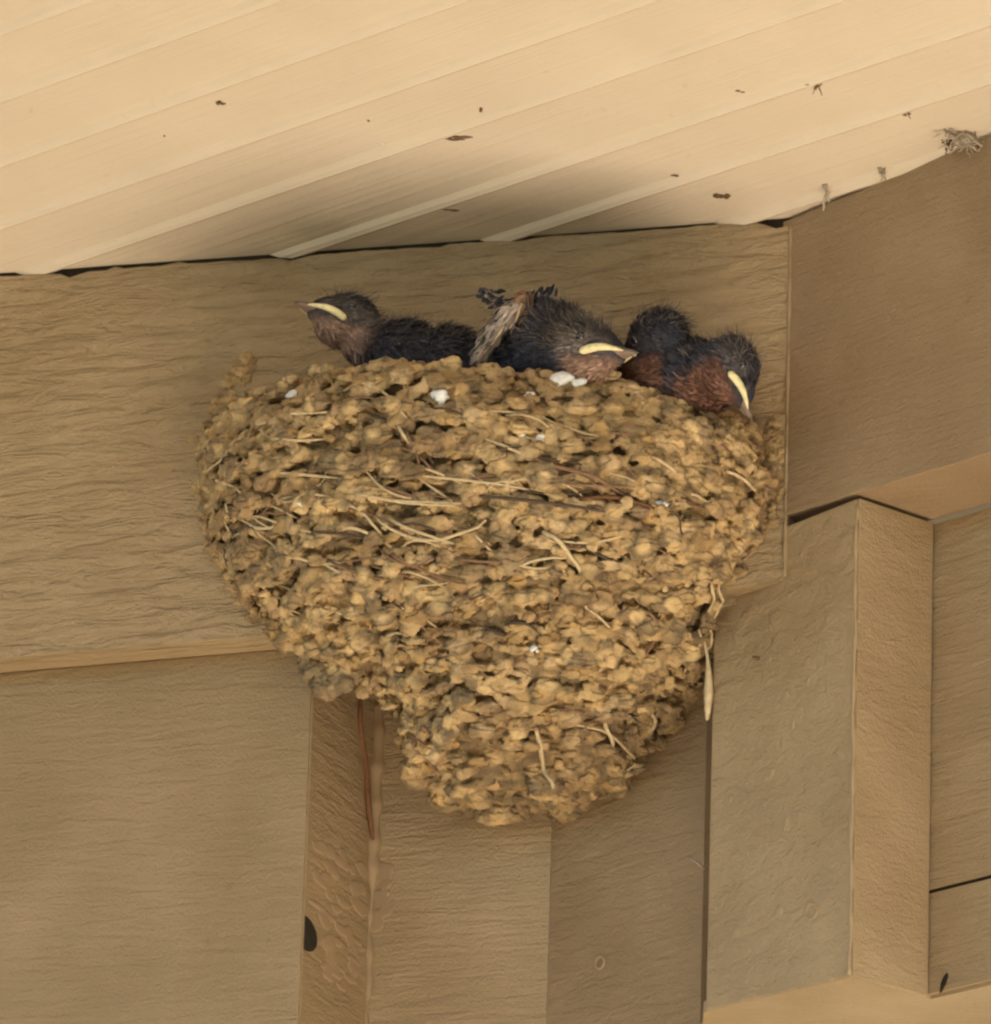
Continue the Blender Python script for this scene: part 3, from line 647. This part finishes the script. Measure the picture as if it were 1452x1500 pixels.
# ---------------------------------------------------------------- specks on soffit and walls
def fleck(label, px, py, sx, sy, mat, kind='soffit', name='mud_fleck', cat='dirt fleck', n_=4, legs=0):
    c_ = on_soffit(px, py, 1); cc = [c_+np.array([rng.normal(0, sx*.4), rng.normal(0, sy*.9), 0]) for _ in range(n_)]
    vs, fs, cs = blobs(cc, np.array([np.eye(3)]*n_), [(sx*rng.uniform(.3, .6), sy*rng.uniform(.5, 1.2), sy*.4) for _ in range(n_)], [[1, 1, 1]]*n_, 2, .12, 3)
    me = mesh(name, vs, fs); o = link(name, me, mat, None, True); tag(o, label, cat, 'bits stuck to the soffit')
    for _ in range(legs):
        d = rng.normal(0, 1, 3); d[2] = -abs(d[2])*.6; tube_obj('thread', [c_, c_+d*sx*.5, c_+d*sx*.9+np.array([0, 0, -3])], [1.1, .9, .5], mat, o, 5)
    return o
fleck('largest brown mud fleck near the middle of the soffit', 665, 201, 26, 5, M_dirt, n_=7)
fleck('pale crumb inside the largest brown fleck on the soffit', 663, 202, 7, 4, M_web, n_=2)
fleck('small brown speck on the rib right of the largest fleck', 706, 160, 6, 6, M_dirt, n_=2)
fleck('tiny double speck on the soffit in the upper left', 322, 151, 8, 5, M_dirt, n_=3)
fleck('tiny lone speck on the soffit at far left above the header', 241, 199, 4, 3, M_dirt, n_=1)
fleck('white dot on the soffit left of the largest fleck', 562, 210, 5, 3, M_drop, n_=2)
fleck('tiny dark dot above the white dot on the soffit', 540, 178, 4, 3, M_dirt, n_=1)
fleck('thin brown spider like tuft on the soffit at upper right', 1197, 124, 13, 3, M_dirt, n_=3, legs=4)
fleck('dark winged bit of debris on the rib near the right edge', 1327, 163, 8, 6, M_dirt, n_=3, legs=4)
fleck('small round mud dab in the shaded part of the soffit', 1060, 287, 10, 8, M_dirt, n_=3)
fleck('dark sliver on the soffit above the nest shade', 993, 258, 10, 2, M_dirt, n_=3)
fleck('faint sliver on the last rib over the nest', 1080, 134, 10, 2, M_dirt, n_=2)
fleck('long thin mark on the soffit close to the header gap', 655, 308, 18, 2, M_dirt, n_=4)
def web(label, px, py, wd, drop, n_, mat=M_web):
    c_ = on_soffit(px, py, 0)+np.array([0, -3, 0]); root = None
    for i in range(n_):
        a_ = c_+np.array([rng.uniform(-wd, wd), rng.uniform(-4, 2), 2]); e = c_+np.array([rng.normal(0, wd*.6), rng.uniform(-6, 4), -drop*rng.uniform(.3, 1)])
        q_ = np.array([a_*(1-k)+e*k for k in np.linspace(0, 1, 9)]); q_[1:] += np.cumsum(rng.normal(0, max(1.2, wd*.11), (8, 3)), axis=0)
        g = tube(q_, rng.uniform(.45, .95)+rng.uniform(0, 1.8, 9)*(rng.random(9) < .3), 5)
        m2 = bpy.data.meshes.new('cobweb'); m2.from_pydata([tuple(V(v)) for v in g[0]], [], [list(dict.fromkeys(f)) for f in g[1]])
        if root is None: root = link('cobweb', m2, mat, None, True); tag(root, label, 'cobweb', 'dusty cobwebs along the top of the side beam')
        else: link('strand', m2, mat, root, True)
web('single dangling cobweb thread above the inner corner', 1208, 272, 4, 36, 7)
web('short forked cobweb on the soffit edge between the other two', 1292, 248, 7, 22, 8)
web('large tangled pale cobweb on the soffit edge at far right', 1408, 195, 26, 30, 34)
web('brown clump of debris caught under the large cobweb', 1392, 208, 14, 16, 9, M_dirt)
def chip(label, P0, d, ln, r0, mat, name='wood_chip', cat='splinter'):
    pts = [P0-d*ln/2, P0, P0+d*ln/2]; o = tube_obj(name, pts, [r0*.5, r0, r0*.4], mat, None, 5); tag(o, label, cat)
def on_plane(x, y, p, deg):
    a = math.radians(deg); n_ = np.array([math.sin(a), math.cos(a), 0]); d = DIST*FWD+(x-726)*RGT+(750-y)*UPV
    return CAM+d*((n_ @ (np.array([p[0], p[1], 0])-CAM))/(n_ @ d))
chip('pinkish sliver lying across the dark gap beside the post', on_plane(1022, 1266, Cc, 48)+np.array([0, -4, 0]), unit(view(.8, -.6, 0)), 34, 2.6, M_chin)
chip('small brown chip stuck on the coarse post face', on_plane(1113, 965, Cc, 48), unit(view(.9, -.25, 0)), 22, 3, M_rust)
